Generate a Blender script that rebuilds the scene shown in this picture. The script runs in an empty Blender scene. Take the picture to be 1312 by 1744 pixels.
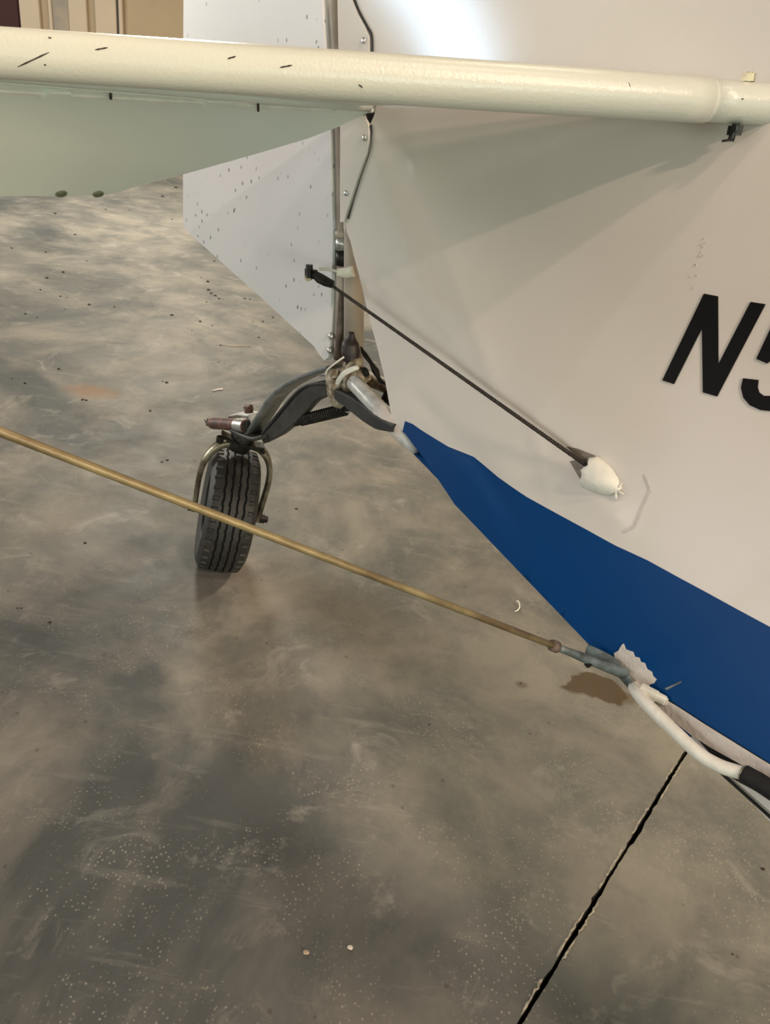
import bpy, bmesh, math, random
import numpy as np
from mathutils import Matrix, Vector
from mathutils.geometry import delaunay_2d_cdt
random.seed(7)
SC = bpy.context.scene
COL = SC.collection

# ------------------------------------------------------------------ camera
CAM_H, PITCH, ROLL = 0.8138, 0.535, 0.1555
F_PX, CX, CY = 1310.0, 656.0, 872.0
_fw = np.array([0, math.cos(PITCH), -math.sin(PITCH)]); _rt = np.array([1., 0, 0]); _up = np.cross(_rt, _fw)
RT = math.cos(ROLL)*_rt + math.sin(ROLL)*_up
UP = -math.sin(ROLL)*_rt + math.cos(ROLL)*_up
FW = _fw
CAM = np.array([0, 0, CAM_H])
cd = bpy.data.cameras.new('camera'); cam = bpy.data.objects.new('camera', cd); COL.objects.link(cam)
cd.sensor_fit = 'VERTICAL'; cd.sensor_height = 36.0; cd.sensor_width = 27.08; cd.lens = F_PX*36/1744
cd.clip_start = 0.02
cam.matrix_world = Matrix([[RT[i], UP[i], -FW[i], CAM[i]] for i in range(3)] + [[0, 0, 0, 1]])
SC.camera = cam

# ------------------------------------------------------------------ world, lamps, exposure
W = bpy.data.worlds.new('world'); SC.world = W; W.use_nodes = True
W.node_tree.nodes['Background'].inputs[0].default_value = (0.75, 0.85, 1, 1)
W.node_tree.nodes['Background'].inputs[1].default_value = 0.1
SC.view_settings.view_transform = 'Standard'; SC.view_settings.look = 'None'
SC.view_settings.gamma = 1.0; SC.view_settings.use_curve_mapping = False
SC.view_settings.exposure = 0.0

def area_light(name, loc, target, sx, sy, power, color):
    l = bpy.data.lights.new(name, 'AREA'); l.shape = 'RECTANGLE'; l.size = sx; l.size_y = sy
    l.energy = power; l.color = color
    o = bpy.data.objects.new(name, l); COL.objects.link(o)
    o.location = loc
    d = Vector(target) - Vector(loc)
    o.rotation_euler = d.to_track_quat('-Z', 'Y').to_euler()
    return o
# ceiling lamps, port lamps and daylight, plus added fills with no known source
LAMPS = [  # name, location, aim, size x, size y, power, colour
 ('added_rear_fill', (-1.3, 4.0, 2.0), (-1.2, 3.2, 0), .5, .3, 96.0, (1, 0.95, 0.82)),  # added fill to brighten the floor behind the tail
 ('port_lamp', (0.4, 1.9, 3.4), (0.4, 1.9, 0), .5, .15, 12.0, (1, 0.9, 0.7)),
 ('port_lamp', (2.6, 2.3, 3.4), (2.0, 2.0, 0), .7, .15, 150.0, (1, 0.83, 0.60)),
 ('added_right_fill', (4.93, -2.4, 1.75), (0, .9, .6), 1.5, .9, 231.0, (1, 0.78, 0.52)),  # added warm fill, no known window on this side
 ('added_front_fill', (-2.9, -6.93, 1.2), (-2.9, 0, 1.0), 3.8, 2.0, 76.0, (0.92, 1, 0.84)),  # added fill from behind on the left, placed to balance brightness
 ('added_left_fill', (-5.93, -2.0, 1.2), (0, -1.2, .9), 3.6, 2.0, 52.0, (1, 0.86, 0.84)),  # added side fill, no known opening here
 ('left_back_daylight', (-5.93, 3.4, 1.2), (0, 2.0, .5), 1.6, 1.6, 126.0, (1, 0.97, 0.86)),
 ('left_window_daylight', (-5.93, 0.66, 1.5), (0, 0.9, 0.9), .55, .5, 26.0, (0.55, 0.78, 1)),
 ('ceiling_lamp', (2.55, -3.15, 3.6), (2.0, -2.0, 0), .35, .12, 150.0, (1, 0.76, 0.60)),
 ('ceiling_lamp', (1.30, -1.42, 3.6), (1.3, -1.42, 0), .35, .12, 50.0, (1, 0.76, 0.60)),
 ('ceiling_lamp', (0.56, 0.08, 3.6), (0.56, 0.08, 0), .35, .12, 13.5, (1, 0.86, 0.7)),
 ('far_daylight', (3.4, -6.93, 1.3), (-0.1, 0.95, 0.6), 2.0, 1.4, 150.0, (0.78, 1, 0.86)),
]
for i, (n, loc, aim, sx, sy, pw, colr) in enumerate(LAMPS):
    area_light(n, loc, aim, sx, sy, pw, colr)

# ------------------------------------------------------------------ airplane frame: x forward, y starboard, z up
PSI, THETA = 0.8552, 0.1386
ORG = np.array([-0.0867, 0.9604, 0.4404]); HS = 0.3145
AX = np.array([math.sin(PSI)*math.cos(THETA), -math.cos(PSI)*math.cos(THETA), math.sin(THETA)])
AY = np.array([-math.cos(PSI), -math.sin(PSI), 0.]); AZ = np.cross(AY, AX)
if AZ[2] < 0: AZ = -AZ
MA = np.array([AX, AY, AZ])
def toA(P): return MA @ (np.asarray(P, float)-ORG)
def toW(a): return ORG + MA.T @ np.asarray(a, float)
CA = toA(CAM)
def rayW(px, py):
    d = FW + RT*(px-CX)/F_PX - UP*(py-CY)/F_PX
    return d/np.linalg.norm(d)
def rayA(px, py): return MA @ rayW(px, py)
def on_plane(px, py, n, c):
    d = rayA(px, py); n = np.asarray(n, float); return CA + d*((c-n@CA)/(n@d))
def on_sym(px, py, y=0.): return on_plane(px, py, (0, 1, 0), y)
def on_floor(px, py):
    d = rayW(px, py); return CAM + d*(-CAM_H/d[2])
def on_wall(px, py, yw=6.5):
    d = rayW(px, py); return CAM + d*(yw/d[1])
def zb(x): return -0.19*x
def yb(x): return 0.012+0.305*max(x, 0)
def yt(x): return 0.012+0.06*max(x, 0)
def side_y(x, z):                                   # starboard fuselage skin, blending into the fin above the stabilizer
    s = (yb(x)-yt(x))/(HS-zb(x))
    if z <= HS: return yt(x)+s*(HS-z)
    if s < 1e-4: return yt(x)
    return 0.012+(yt(x)-0.012)*math.exp(-(z-HS)*s/max(yt(x)-0.012, 1e-4))
def on_side(px, py, off=0.):
    d = rayA(px, py); t = .2
    g = lambda t: (lambda a: a[1]-off-side_y(a[0], a[2]))(CA+t*d)
    while t < 3 and g(t) > 0: t += .02
    a, b = t-.02, t
    for _ in range(40):
        m = (a+b)/2
        if g(m) > 0: a = m
        else: b = m
    return CA+a*d
def side_n(x, z):
    e = 1e-3
    n = np.array([-(side_y(x+e, z)-side_y(x-e, z))/(2*e), 1, -(side_y(x, z+e)-side_y(x, z-e))/(2*e)])
    return n/np.linalg.norm(n)

# ------------------------------------------------------------------ materials
def mat(name, col, rough=.5, metal=0., var=0., scale=20., bump=0., bscale=200., col2=None, spec=.5, coat=0.):
    m = bpy.data.materials.new(name); m.use_nodes = True
    nt = m.node_tree; b = nt.nodes['Principled BSDF']
    b.inputs['Base Color'].default_value = (*col, 1); b.inputs['Roughness'].default_value = rough
    b.inputs['Metallic'].default_value = metal; b.inputs['Specular IOR Level'].default_value = spec
    if coat: b.inputs['Coat Weight'].default_value = coat; b.inputs['Coat Roughness'].default_value = .12
    tc = nt.nodes.new('ShaderNodeTexCoord')
    if var > 0 or col2:
        n = nt.nodes.new('ShaderNodeTexNoise'); n.inputs['Scale'].default_value = scale; n.inputs['Detail'].default_value = 6
        nt.links.new(tc.outputs['Object'], n.inputs['Vector'])
        r = nt.nodes.new('ShaderNodeValToRGB')
        c2 = col2 or tuple(c*(1-var) for c in col)
        r.color_ramp.elements[0].position = .38; r.color_ramp.elements[1].position = .62
        r.color_ramp.elements[0].color = (*c2, 1); r.color_ramp.elements[1].color = (*col, 1)
        nt.links.new(n.outputs['Fac'], r.inputs['Fac']); nt.links.new(r.outputs['Color'], b.inputs['Base Color'])
    if bump > 0:
        n2 = nt.nodes.new('ShaderNodeTexNoise'); n2.inputs['Scale'].default_value = bscale; n2.inputs['Detail'].default_value = 3
        nt.links.new(tc.outputs['Object'], n2.inputs['Vector'])
        bp = nt.nodes.new('ShaderNodeBump'); bp.inputs['Strength'].default_value = bump; bp.inputs['Distance'].default_value = .002
        nt.links.new(n2.outputs['Fac'], bp.inputs['Height']); nt.links.new(bp.outputs['Normal'], b.inputs['Normal'])
    return m

def paint_mat(name, col, specks=0., rough=.32, bump=.12):
    """glossy dope over fabric, with small dark nicks where specks > 0"""
    m = mat(name, col, rough, 0, .04, 6., bump, 420.)
    if specks:
        nt = m.node_tree; b = nt.nodes['Principled BSDF']; src = b.inputs['Base Color'].links[0].from_socket
        tc = nt.nodes.new('ShaderNodeTexCoord')
        mp = nt.nodes.new('ShaderNodeMapping'); mp.inputs['Scale'].default_value = (90, 90, 55); mp.inputs['Rotation'].default_value = (.3, .5, .2)
        nt.links.new(tc.outputs['Object'], mp.inputs['Vector'])
        v = nt.nodes.new('ShaderNodeTexVoronoi'); v.inputs['Scale'].default_value = 1.0; v.inputs['Randomness'].default_value = 1
        nt.links.new(mp.outputs['Vector'], v.inputs['Vector'])
        r = nt.nodes.new('ShaderNodeMapRange'); r.inputs[1].default_value = .10; r.inputs[2].default_value = .18; r.inputs[3].default_value = 1; r.inputs[4].default_value = 0
        nt.links.new(v.outputs['Distance'], r.inputs[0])
        n = nt.nodes.new('ShaderNodeTexNoise'); n.inputs['Scale'].default_value = 14
        nt.links.new(tc.outputs['Object'], n.inputs['Vector'])
        r2 = nt.nodes.new('ShaderNodeMapRange'); r2.inputs[1].default_value = .44; r2.inputs[2].default_value = .58
        nt.links.new(n.outputs['Fac'], r2.inputs[0])
        mu = nt.nodes.new('ShaderNodeMath'); mu.operation = 'MULTIPLY'
        nt.links.new(r.outputs[0], mu.inputs[0]); nt.links.new(r2.outputs[0], mu.inputs[1])
        mu2 = nt.nodes.new('ShaderNodeMath'); mu2.operation = 'MULTIPLY'; mu2.inputs[1].default_value = specks
        nt.links.new(mu.outputs[0], mu2.inputs[0])
        mx = nt.nodes.new('ShaderNodeMix'); mx.data_type = 'RGBA'; mx.inputs[7].default_value = (.12, .10, .09, 1)
        nt.links.new(mu2.outputs[0], mx.inputs[0]); nt.links.new(src, mx.inputs[6]); nt.links.new(mx.outputs[2], b.inputs['Base Color'])
    return m

M_WHITE = paint_mat('white_dope', (.74, .69, .64), 0, .15, .02)
M_RUDDER = paint_mat('nicked_white_paint', (.76, .74, .75), .9, .38, .03)
M_TAIL = paint_mat('offwhite_tail_fabric', (.77, .81, .74), 0, .40, .06)
M_LE = paint_mat('rough_white_tape_paint', (.62, .63, .56), 0, .30, .14)
M_BLUE = mat('blue_dope', (.0003, .050, .195), .28, 0, .06, 8., .03, 420., spec=.15)
M_BLACK = mat('black_vinyl', (.004, .004, .004), .4, 0, .1, spec=.15)
M_CAVITY = mat('interior_shade_black', (.012, .011, .01), .9)  # near-black standing in for shade inside openings and gaps
M_WHITE_B = mat('bright_white_patch', (.80, .79, .72), .55, 0, .1, 60., .4, 160.)
M_PRIMER = mat('bare_offwhite_fabric', (.66, .61, .57), .7, 0, .12, 80., .3, 300.)
M_TUBE = mat('white_painted_tube', (.60, .61, .60), .32, 0, .25, 70., .3, 150.)
M_CREAM = mat('dirty_cream_paint', (.50, .44, .34), .6, 0, 0, 90., .6, 120., col2=(.13, .085, .05))
M_POST = mat('beige_stained_paint', (.50, .43, .36), .45, 0, .3, 22.)
M_BROWN = mat('brown_grime', (.15, .11, .085), .6, 0, .5, 60., .4, 150.)
M_MAROON = mat('dark_maroon_rubber', (.028, .016, .018), .5, 0, .3, 60.)
M_STEEL_G = mat('grey_painted_spring_steel', (.24, .26, .26), .42, .35, .35, 45., .3, 150.)
M_LEAF_D = mat('dark_olive_spring_steel', (.058, .06, .056), .45, .3, .35, 40., .3, 150.)
M_RUBBER = mat('black_rubber', (.022, .024, .027), .55, 0, .4, 40., .3, 200.)
M_TYRE = mat('tyre_rubber', (.028, .027, .024), .58, 0, .4, 50., .25, 260.)
M_TYRE_D = mat('tyre_groove_shade', (.004, .004, .004), .9)  # darker rubber copy painting shade into the tread grooves
M_FORK = mat('bare_fork_steel', (.36, .33, .25), .35, .8, 0, 50., .2, 120., col2=(.12, .10, .07))
M_DARKMET = mat('greasy_dark_steel', (.035, .032, .028), .4, .6, .5, 80., .4, 160.)
M_RUST = mat('rust_red_paint', (.15, .060, .045), .5, .1, 0, 70., .3, 140., col2=(.05, .028, .022))
M_ALU = mat('worn_aluminium', (.62, .63, .63), .35, .9, .25, 60.)
M_GOLD = mat('tan_cadmium_rod', (.30, .25, .125), .4, .2, 0, 25., .2, 200., col2=(.13, .092, .045))
M_GREYBLUE = mat('faded_blue_grey_paint', (.17, .22, .23), .5, 0, 0, 60., .3, 150., col2=(.05, .055, .05))
M_CABLE = mat('dark_steel_cable', (.06, .05, .04), .45, .6, .5, 300.)
M_BRASS = mat('dull_brass', (.48, .40, .27), .4, .7, .3, 90.)
M_GREEN = mat('olive_grommet', (.20, .22, .13), .5, 0, .3)
M_GRIP = mat('black_foam_grip', (.006, .006, .006), .8, 0, 0, 20., .3, 200.)
M_DIRT = mat('dark_dirt', (.055, .04, .028), .9, 0, .4, 200.)
M_SLOT = mat('slot_shade_tone', (.22, .19, .15), .6, 0, .4, 120.)  # grey-brown painting the shade in the cable slot

FLOOR_SHADE_SEED = (37.2, 20.4, 4.44)  # noise offset chosen so dark tone falls on the shaded near floor
def floor_mat():
    m = bpy.data.materials.new('worn_concrete'); m.use_nodes = True
    nt = m.node_tree; N = nt.nodes.new; L = nt.links.new
    b = nt.nodes['Principled BSDF']
    geo = N('ShaderNodeNewGeometry'); P = geo.outputs['Position']
    off = N('ShaderNodeVectorMath'); off.operation = 'ADD'; off.inputs[1].default_value = FLOOR_SHADE_SEED; L(P, off.inputs[0])
    def noise(scale, detail=6, rough=.6, vec=P, dist=0.):
        n = N('ShaderNodeTexNoise'); n.inputs['Scale'].default_value = scale; n.inputs['Detail'].default_value = detail
        n.inputs['Roughness'].default_value = rough; n.inputs['Distortion'].default_value = dist
        L(vec, n.inputs['Vector']); return n.outputs['Fac']
    def rng(v, a, c, lo=0., hi=1.):
        r = N('ShaderNodeMapRange'); r.inputs[1].default_value = a; r.inputs[2].default_value = c
        r.inputs[3].default_value = lo; r.inputs[4].default_value = hi; L(v, r.inputs[0]); return r.outputs[0]
    def mix(fac, A, B):
        x = N('ShaderNodeMix'); x.data_type = 'RGBA'
        if isinstance(fac, float): x.inputs[0].default_value = fac
        else: L(fac, x.inputs[0])
        for k, v in ((6, A), (7, B)):
            if isinstance(v, tuple): x.inputs[k].default_value = (*v, 1)
            else: L(v, x.inputs[k])
        return x.outputs[2]
    def mul(a, c):
        x = N('ShaderNodeMath'); x.operation = 'MULTIPLY'
        for k, v in ((0, a), (1, c)):
            if isinstance(v, float): x.inputs[k].default_value = v
            else: L(v, x.inputs[k])
        return x.outputs[0]
    col = mix(rng(noise(1.7, 7, .64, vec=off.outputs[0], dist=.5), .40, .60), (.062, .066, .066), (.210, .194, .167))  # concrete mottling, offset so it also paints the lit rear and shaded front
    col = mix(mul(rng(noise(6.5, 8, .65, dist=.4), .42, .64), .68), col, (.080, .086, .085))
    col = mix(mul(rng(noise(11., 8, .7, dist=.8), .56, .74), .60), col, (.30, .285, .255))      # pale scuffed laitance
    mp = N('ShaderNodeMapping'); mp.inputs['Rotation'].default_value = (0, 0, .9); mp.inputs['Scale'].default_value = (3, 22, 1); L(P, mp.inputs['Vector'])
    col = mix(mul(rng(noise(1.6, 6, .65, vec=mp.outputs['Vector']), .58, .76), .35), col, (.28, .265, .24))   # trowel streaks
    # exposed aggregate flecks
    v = N('ShaderNodeTexVoronoi'); v.inputs['Scale'].default_value = 230; L(P, v.inputs['Vector'])
    fl = mul(rng(v.outputs['Distance'], .12, .36, 1., 0.), rng(noise(7., 4), .46, .58))
    sep = N('ShaderNodeSeparateColor'); L(v.outputs['Color'], sep.inputs[0])
    fl = mul(fl, rng(sep.outputs[0], .35, .75))
    sy = N('ShaderNodeSeparateXYZ'); L(P, sy.inputs[0])
    fl = mul(fl, rng(sy.outputs['Y'], .7, 1.6, .8, .1))
    col = mix(fl, col, (.30, .28, .24))
    v2 = N('ShaderNodeTexVoronoi'); v2.inputs['Scale'].default_value = 38; L(P, v2.inputs['Vector'])
    s2 = N('ShaderNodeSeparateColor'); L(v2.outputs['Color'], s2.inputs[0])
    pit = mul(rng(v2.outputs['Distance'], .06, .13, 1., 0.), rng(s2.outputs[1], .72, .8))
    col = mix(mul(pit, .55), col, (.06, .05, .04))
    rough = rng(noise(9., 5), .3, .7, .48, .66)
    # stains, plus the wheel's shadow painted as a brown patch: (centre, half sizes, rotation, colour, strength, edge)
    nz = noise(14., 5, .6)
    def floor_patch(cx, cy, rx, ry, rot, e0, e1, wob):
        m1 = N('ShaderNodeMapping'); m1.vector_type = 'TEXTURE'
        m1.inputs['Location'].default_value = (cx, cy, 0); m1.inputs['Rotation'].default_value = (0, 0, rot); m1.inputs['Scale'].default_value = (rx, ry, 1)
        L(P, m1.inputs['Vector'])
        ln = N('ShaderNodeVectorMath'); ln.operation = 'LENGTH'; L(m1.outputs[0], ln.inputs[0])
        ad = N('ShaderNodeMath'); ad.operation = 'MULTIPLY_ADD'; L(nz, ad.inputs[0]); ad.inputs[1].default_value = wob; L(ln.outputs['Value'], ad.inputs[2])
        return rng(ad.outputs[0], e0+wob*.5, e1+wob*.5, 1., 0.)
    wet = None
    for (px, py, rx, ry, rot, c, k, e0, e1, wob) in STAINS_AND_SHADE:
        p = on_floor(px, py); s = floor_patch(p[0], p[1], rx, ry, rot, e0, e1, wob)
        col = mix(mul(s, k), col, c)
        if wet is None: wet = s
    rr = N('ShaderNodeMix'); L(wet, rr.inputs[0]); L(rough, rr.inputs[2]); rr.inputs[3].default_value = .22
    L(rr.outputs[0], b.inputs['Roughness']); L(col, b.inputs['Base Color'])
    b.inputs['Specular IOR Level'].default_value = .14
    bp = N('ShaderNodeBump'); bp.inputs['Strength'].default_value = .25; bp.inputs['Distance'].default_value = .0015
    L(noise(45., 6, .7), bp.inputs['Height']); L(bp.outputs['Normal'], b.inputs['Normal'])
    return m
STAINS_AND_SHADE = [(1020, 1174, .055, .034, .10, (.075, .052, .030), .85, .80, .98, 2.4),
          (888, 1166, .012, .010, 0, (.08, .058, .036), .6, .5, 1.1, .6),
          (155, 667, .07, .045, 0, (.17, .095, .045), .75, .4, 1.2, 1.0),
          (560, 1040, .22, .10, -.5, (.10, .072, .042), .45, .2, 1.25, .8),  # painted brown shadow of the tail wheel
          (1070, 1190, .018, .015, 0, (.09, .06, .035), .6, .5, 1.1, .5)]

# ------------------------------------------------------------------ helpers: every object gets its own origin, children hang from Empties or meshes
WORLD_O = {}
def link(o, wo, parent):
    COL.objects.link(o); wo = np.asarray(wo, float)
    if parent is not None:
        o.parent = parent; o.location = Vector(wo-WORLD_O[parent.name])
    else: o.location = Vector(wo)
    WORLD_O[o.name] = wo
    return o
def obj(name, verts, faces, mats, parent=None, smooth=True, midx=None, auto=None, kind=None, origin=None, label=None, solid=None, bevel=None):
    verts = np.asarray(verts, float)
    wo = (verts.min(0)+verts.max(0))/2 if origin is None else np.asarray(origin, float)
    me = bpy.data.meshes.new(name); me.from_pydata([tuple(v) for v in verts-wo], [], [tuple(f) for f in faces]); me.update()
    for m in (mats if isinstance(mats, (list, tuple)) else [mats]): me.materials.append(m)
    if midx is not None: me.polygons.foreach_set('material_index', midx)
    bm = bmesh.new(); bm.from_mesh(me); bmesh.ops.recalc_face_normals(bm, faces=bm.faces)
    if bevel: bmesh.ops.bevel(bm, geom=[e for e in bm.edges if len(e.link_faces) == 2 and e.calc_face_angle(0) > .6], offset=bevel, segments=2, affect='EDGES', clamp_overlap=True)
    bm.to_mesh(me); bm.free()
    if smooth:
        me.polygons.foreach_set('use_smooth', [True]*len(me.polygons))
        if auto:
            try: me.set_sharp_from_angle(angle=auto)
            except Exception: pass
    o = bpy.data.objects.new(name, me); link(o, wo, parent)
    if solid:
        md = o.modifiers.new('thick', 'SOLIDIFY'); md.thickness = solid; md.offset = 0
    if kind: o['kind'] = kind
    if label: o['label'] = label
    return o
def empty(name, wo, parent=None):
    o = bpy.data.objects.new(name, None); o.empty_display_size = .05; return link(o, wo, parent)
def tag(o, label, cat, group=None):
    o['label'] = label; o['category'] = cat
    if group: o['group'] = group
    return o
def smooth_path(P, n=8):
    P = [np.asarray(p, float) for p in P]
    if len(P) < 3: return P
    Q = [2*P[0]-P[1]]+P+[2*P[-1]-P[-2]]; out = []
    for i in range(1, len(Q)-2):
        a, b, c, d = Q[i-1:i+3]
        for k in range(n):
            t = k/n
            out.append(.5*((2*b)+(c-a)*t+(2*a-5*b+4*c-d)*t*t+(3*b-a-3*c+d)*t**3))
    out.append(P[-1]); return out
def tube_g(path, rad, seg=14, up=None, flat=1.0, cap=True):
    """verts, faces of a tube; rad a number or list; flat squashes it across `up`"""
    path = [np.asarray(p, float) for p in path]; n = len(path)
    r = [rad]*n if np.isscalar(rad) else list(np.interp(np.linspace(0, 1, n), np.linspace(0, 1, len(rad)), rad))
    T = [path[min(i+1, n-1)]-path[max(i-1, 0)] for i in range(n)]; T = [t/np.linalg.norm(t) for t in T]
    u = np.asarray(up, float) if up is not None else (np.array([0, 0, 1.]) if abs(T[0][2]) < .9 else np.array([1., 0, 0]))
    V, F = [], []
    for i in range(n):
        if up is not None: u = np.asarray(up, float)
        u = u-T[i]*(u@T[i]); u /= np.linalg.norm(u); w = np.cross(T[i], u)
        for k in range(seg):
            a = 2*math.pi*k/seg; V.append(path[i]+r[i]*(math.cos(a)*u*flat+math.sin(a)*w))
    for i in range(n-1):
        for k in range(seg):
            k2 = (k+1) % seg; F.append((i*seg+k, i*seg+k2, (i+1)*seg+k2, (i+1)*seg+k))
    if cap: F.append(tuple(range(seg))); F.append(tuple((n-1)*seg+k for k in range(seg)))
    return V, F
def ribbon_g(path, wdir, w, th, up=None):
    """rectangular strip swept along path: width w along wdir, thickness th"""
    path = [np.asarray(p, float) for p in path]; n = len(path); wd = np.asarray(wdir, float); V, F = [], []
    ws = [w]*n if np.isscalar(w) else list(np.interp(np.linspace(0, 1, n), np.linspace(0, 1, len(w)), w))
    ths = [th]*n if np.isscalar(th) else list(np.interp(np.linspace(0, 1, n), np.linspace(0, 1, len(th)), th))
    for i in range(n):
        t = path[min(i+1, n-1)]-path[max(i-1, 0)]; t /= np.linalg.norm(t)
        nn = np.cross(t, wd); nn /= np.linalg.norm(nn)
        c = min(.0015, ths[i]*.3)
        W2, T2 = ws[i]/2, ths[i]/2
        for a, b in ((-W2+c, -T2), (W2-c, -T2), (W2, -T2+c), (W2, T2-c), (W2-c, T2), (-W2+c, T2), (-W2, T2-c), (-W2, -T2+c)): V.append(path[i]+a*wd+b*nn)
    for i in range(n-1):
        for k in range(8):
            k2 = (k+1) % 8; F.append((i*8+k, i*8+k2, (i+1)*8+k2, (i+1)*8+k))
    F.append(tuple(range(8))); F.append(tuple((n-1)*8+k for k in range(8)))
    return V, F
def join_g(*gs):
    V, F = [], []
    for v, f in gs:
        o = len(V); V += list(v); F += [tuple(i+o for i in q) for q in f]
    return V, F
def box_g(c, ax, ay, az, sx, sy, sz):
    c = np.asarray(c, float); A = [np.asarray(a, float) for a in (ax, ay, az)]; V = []
    for i in (-1, 1):
        for j in (-1, 1):
            for k in (-1, 1): V.append(c+A[0]*i*sx/2+A[1]*j*sy/2+A[2]*k*sz/2)
    return V, [(0, 1, 3, 2), (4, 6, 7, 5), (0, 4, 5, 1), (2, 3, 7, 6), (0, 2, 6, 4), (1, 5, 7, 3)]
def blob_g(c, rx, ry, rz, ax=AX, ay=AY, az=AZ, seed=0, wob=.25, nu=10, nv=7):
    rg = random.Random(seed); V, F = [], []; c = np.asarray(c, float)
    ph = [rg.uniform(0, 6) for _ in range(6)]
    for j in range(nv+1):
        t = math.pi*j/nv
        for i in range(nu):
            a = 2*math.pi*i/nu
            k = 1+wob*(math.sin(3*a+ph[0])*math.sin(2*t+ph[1])*.5+math.sin(2*a+ph[2]+3*t)*.4)
            V.append(c+k*(rx*math.sin(t)*math.cos(a)*ax+ry*math.sin(t)*math.sin(a)*ay+rz*math.cos(t)*az))
    for j in range(nv):
        for i in range(nu):
            i2 = (i+1) % nu; F.append((j*nu+i, j*nu+i2, (j+1)*nu+i2, (j+1)*nu+i))
    return V, F
def hexbolt_g(c, axis, r, h, shank=None, sl=0):
    axis = np.asarray(axis, float)/np.linalg.norm(axis); g = tube_g([c-axis*h/2, c+axis*h/2], r, 6)
    if shank: g = join_g(g, tube_g([c-axis*(h/2+sl), c+axis*(h/2+sl)], shank, 12))
    return g
def screw_g(c, n, r, h=.0012):
    n = np.asarray(n, float)/np.linalg.norm(n)
    return tube_g([c-n*h*.5, c+n*h*.35, c+n*h*.8, c+n*h], [r, r, r*.75, r*.35], 14)

def inside(p, poly):
    x, y = p; c = False; n = len(poly); j = n-1
    for i in range(n):
        xi, yi = poly[i]; xj, yj = poly[j]
        if (yi > y) != (yj > y) and x < (xj-xi)*(y-yi)/(yj-yi)+xi: c = not c
        j = i
    return c
def resample(poly, step, closed=True):
    out = []; n = len(poly)
    for i in range(n if closed else n-1):
        a = np.asarray(poly[i], float); b = np.asarray(poly[(i+1) % n], float); k = max(1, int(np.linalg.norm(b-a)/step))
        for q in range(k): out.append(tuple(a+(b-a)*q/k))
    if not closed: out.append(tuple(poly[-1]))
    return out
def sheet(outline, holes=(), lines=(), step=.006, fine=None):
    """triangulated 2-D region: outline, holes, constraint polylines; interior points at `step` inside box `fine` and coarser outside"""
    V, E = [], []
    def add(pl, closed):
        o = len(V); V.extend(Vector(p) for p in pl); n = len(pl)
        for i in range(n if closed else n-1): E.append((o+i, o+(i+1) % n))
    add(outline, True)
    for h in holes: add(h, True)
    for l in lines: add(l, False)
    xs = [p[0] for p in outline]; ys = [p[1] for p in outline]
    def fill(st, ok):
        nx = int((max(xs)-min(xs))/st)+1; ny = int((max(ys)-min(ys))/st)+1
        for i in range(nx):
            for j in range(ny):
                p = (min(xs)+(i+.5+.25*((j % 2)-.5))*st, min(ys)+(j+.5)*st)
                if ok(p) and inside(p, outline) and not any(inside(p, h) for h in holes): V.append(Vector(p))
    if fine:
        inb = lambda p: fine[0] <= p[0] <= fine[2] and fine[1] <= p[1] <= fine[3]
        fill(step, inb); fill(step*6, lambda p: not inb(p))
    else: fill(step, lambda p: True)
    r = delaunay_2d_cdt(V, E, [], 0, 1e-6)
    v2 = [(v[0], v[1]) for v in r[0]]; tris = []
    for f in r[2]:
        c = (sum(v2[i][0] for i in f)/len(f), sum(v2[i][1] for i in f)/len(f))
        if inside(c, outline) and not any(inside(c, h) for h in holes): tris.append(tuple(f))
    return v2, tris
def thick_sheet(v2, tris, fpos, fneg):
    """closed body between two surfaces over the same triangulated region"""
    n = len(v2); V = [fpos(*p) for p in v2]+[fneg(*p) for p in v2]; F = list(tris)+[tuple(i+n for i in reversed(t)) for t in tris]
    cnt = {}
    for t in tris:
        for a, b in zip(t, t[1:]+t[:1]): cnt[(a, b)] = 1
    for (a, b) in cnt:
        if (b, a) not in cnt: F.append((b, a, a+n, b+n))
    return V, F

# ================================================================== SETTING
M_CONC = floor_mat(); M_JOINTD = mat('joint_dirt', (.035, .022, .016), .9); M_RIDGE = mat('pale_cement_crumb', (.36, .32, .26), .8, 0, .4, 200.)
J0, J1 = on_floor(885, 1744)[:2], on_floor(1172, 1275)[:2]
jd = (J1-J0)/np.linalg.norm(J1-J0); jn = np.array([-jd[1], jd[0]])      # jn points to the left slab
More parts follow.
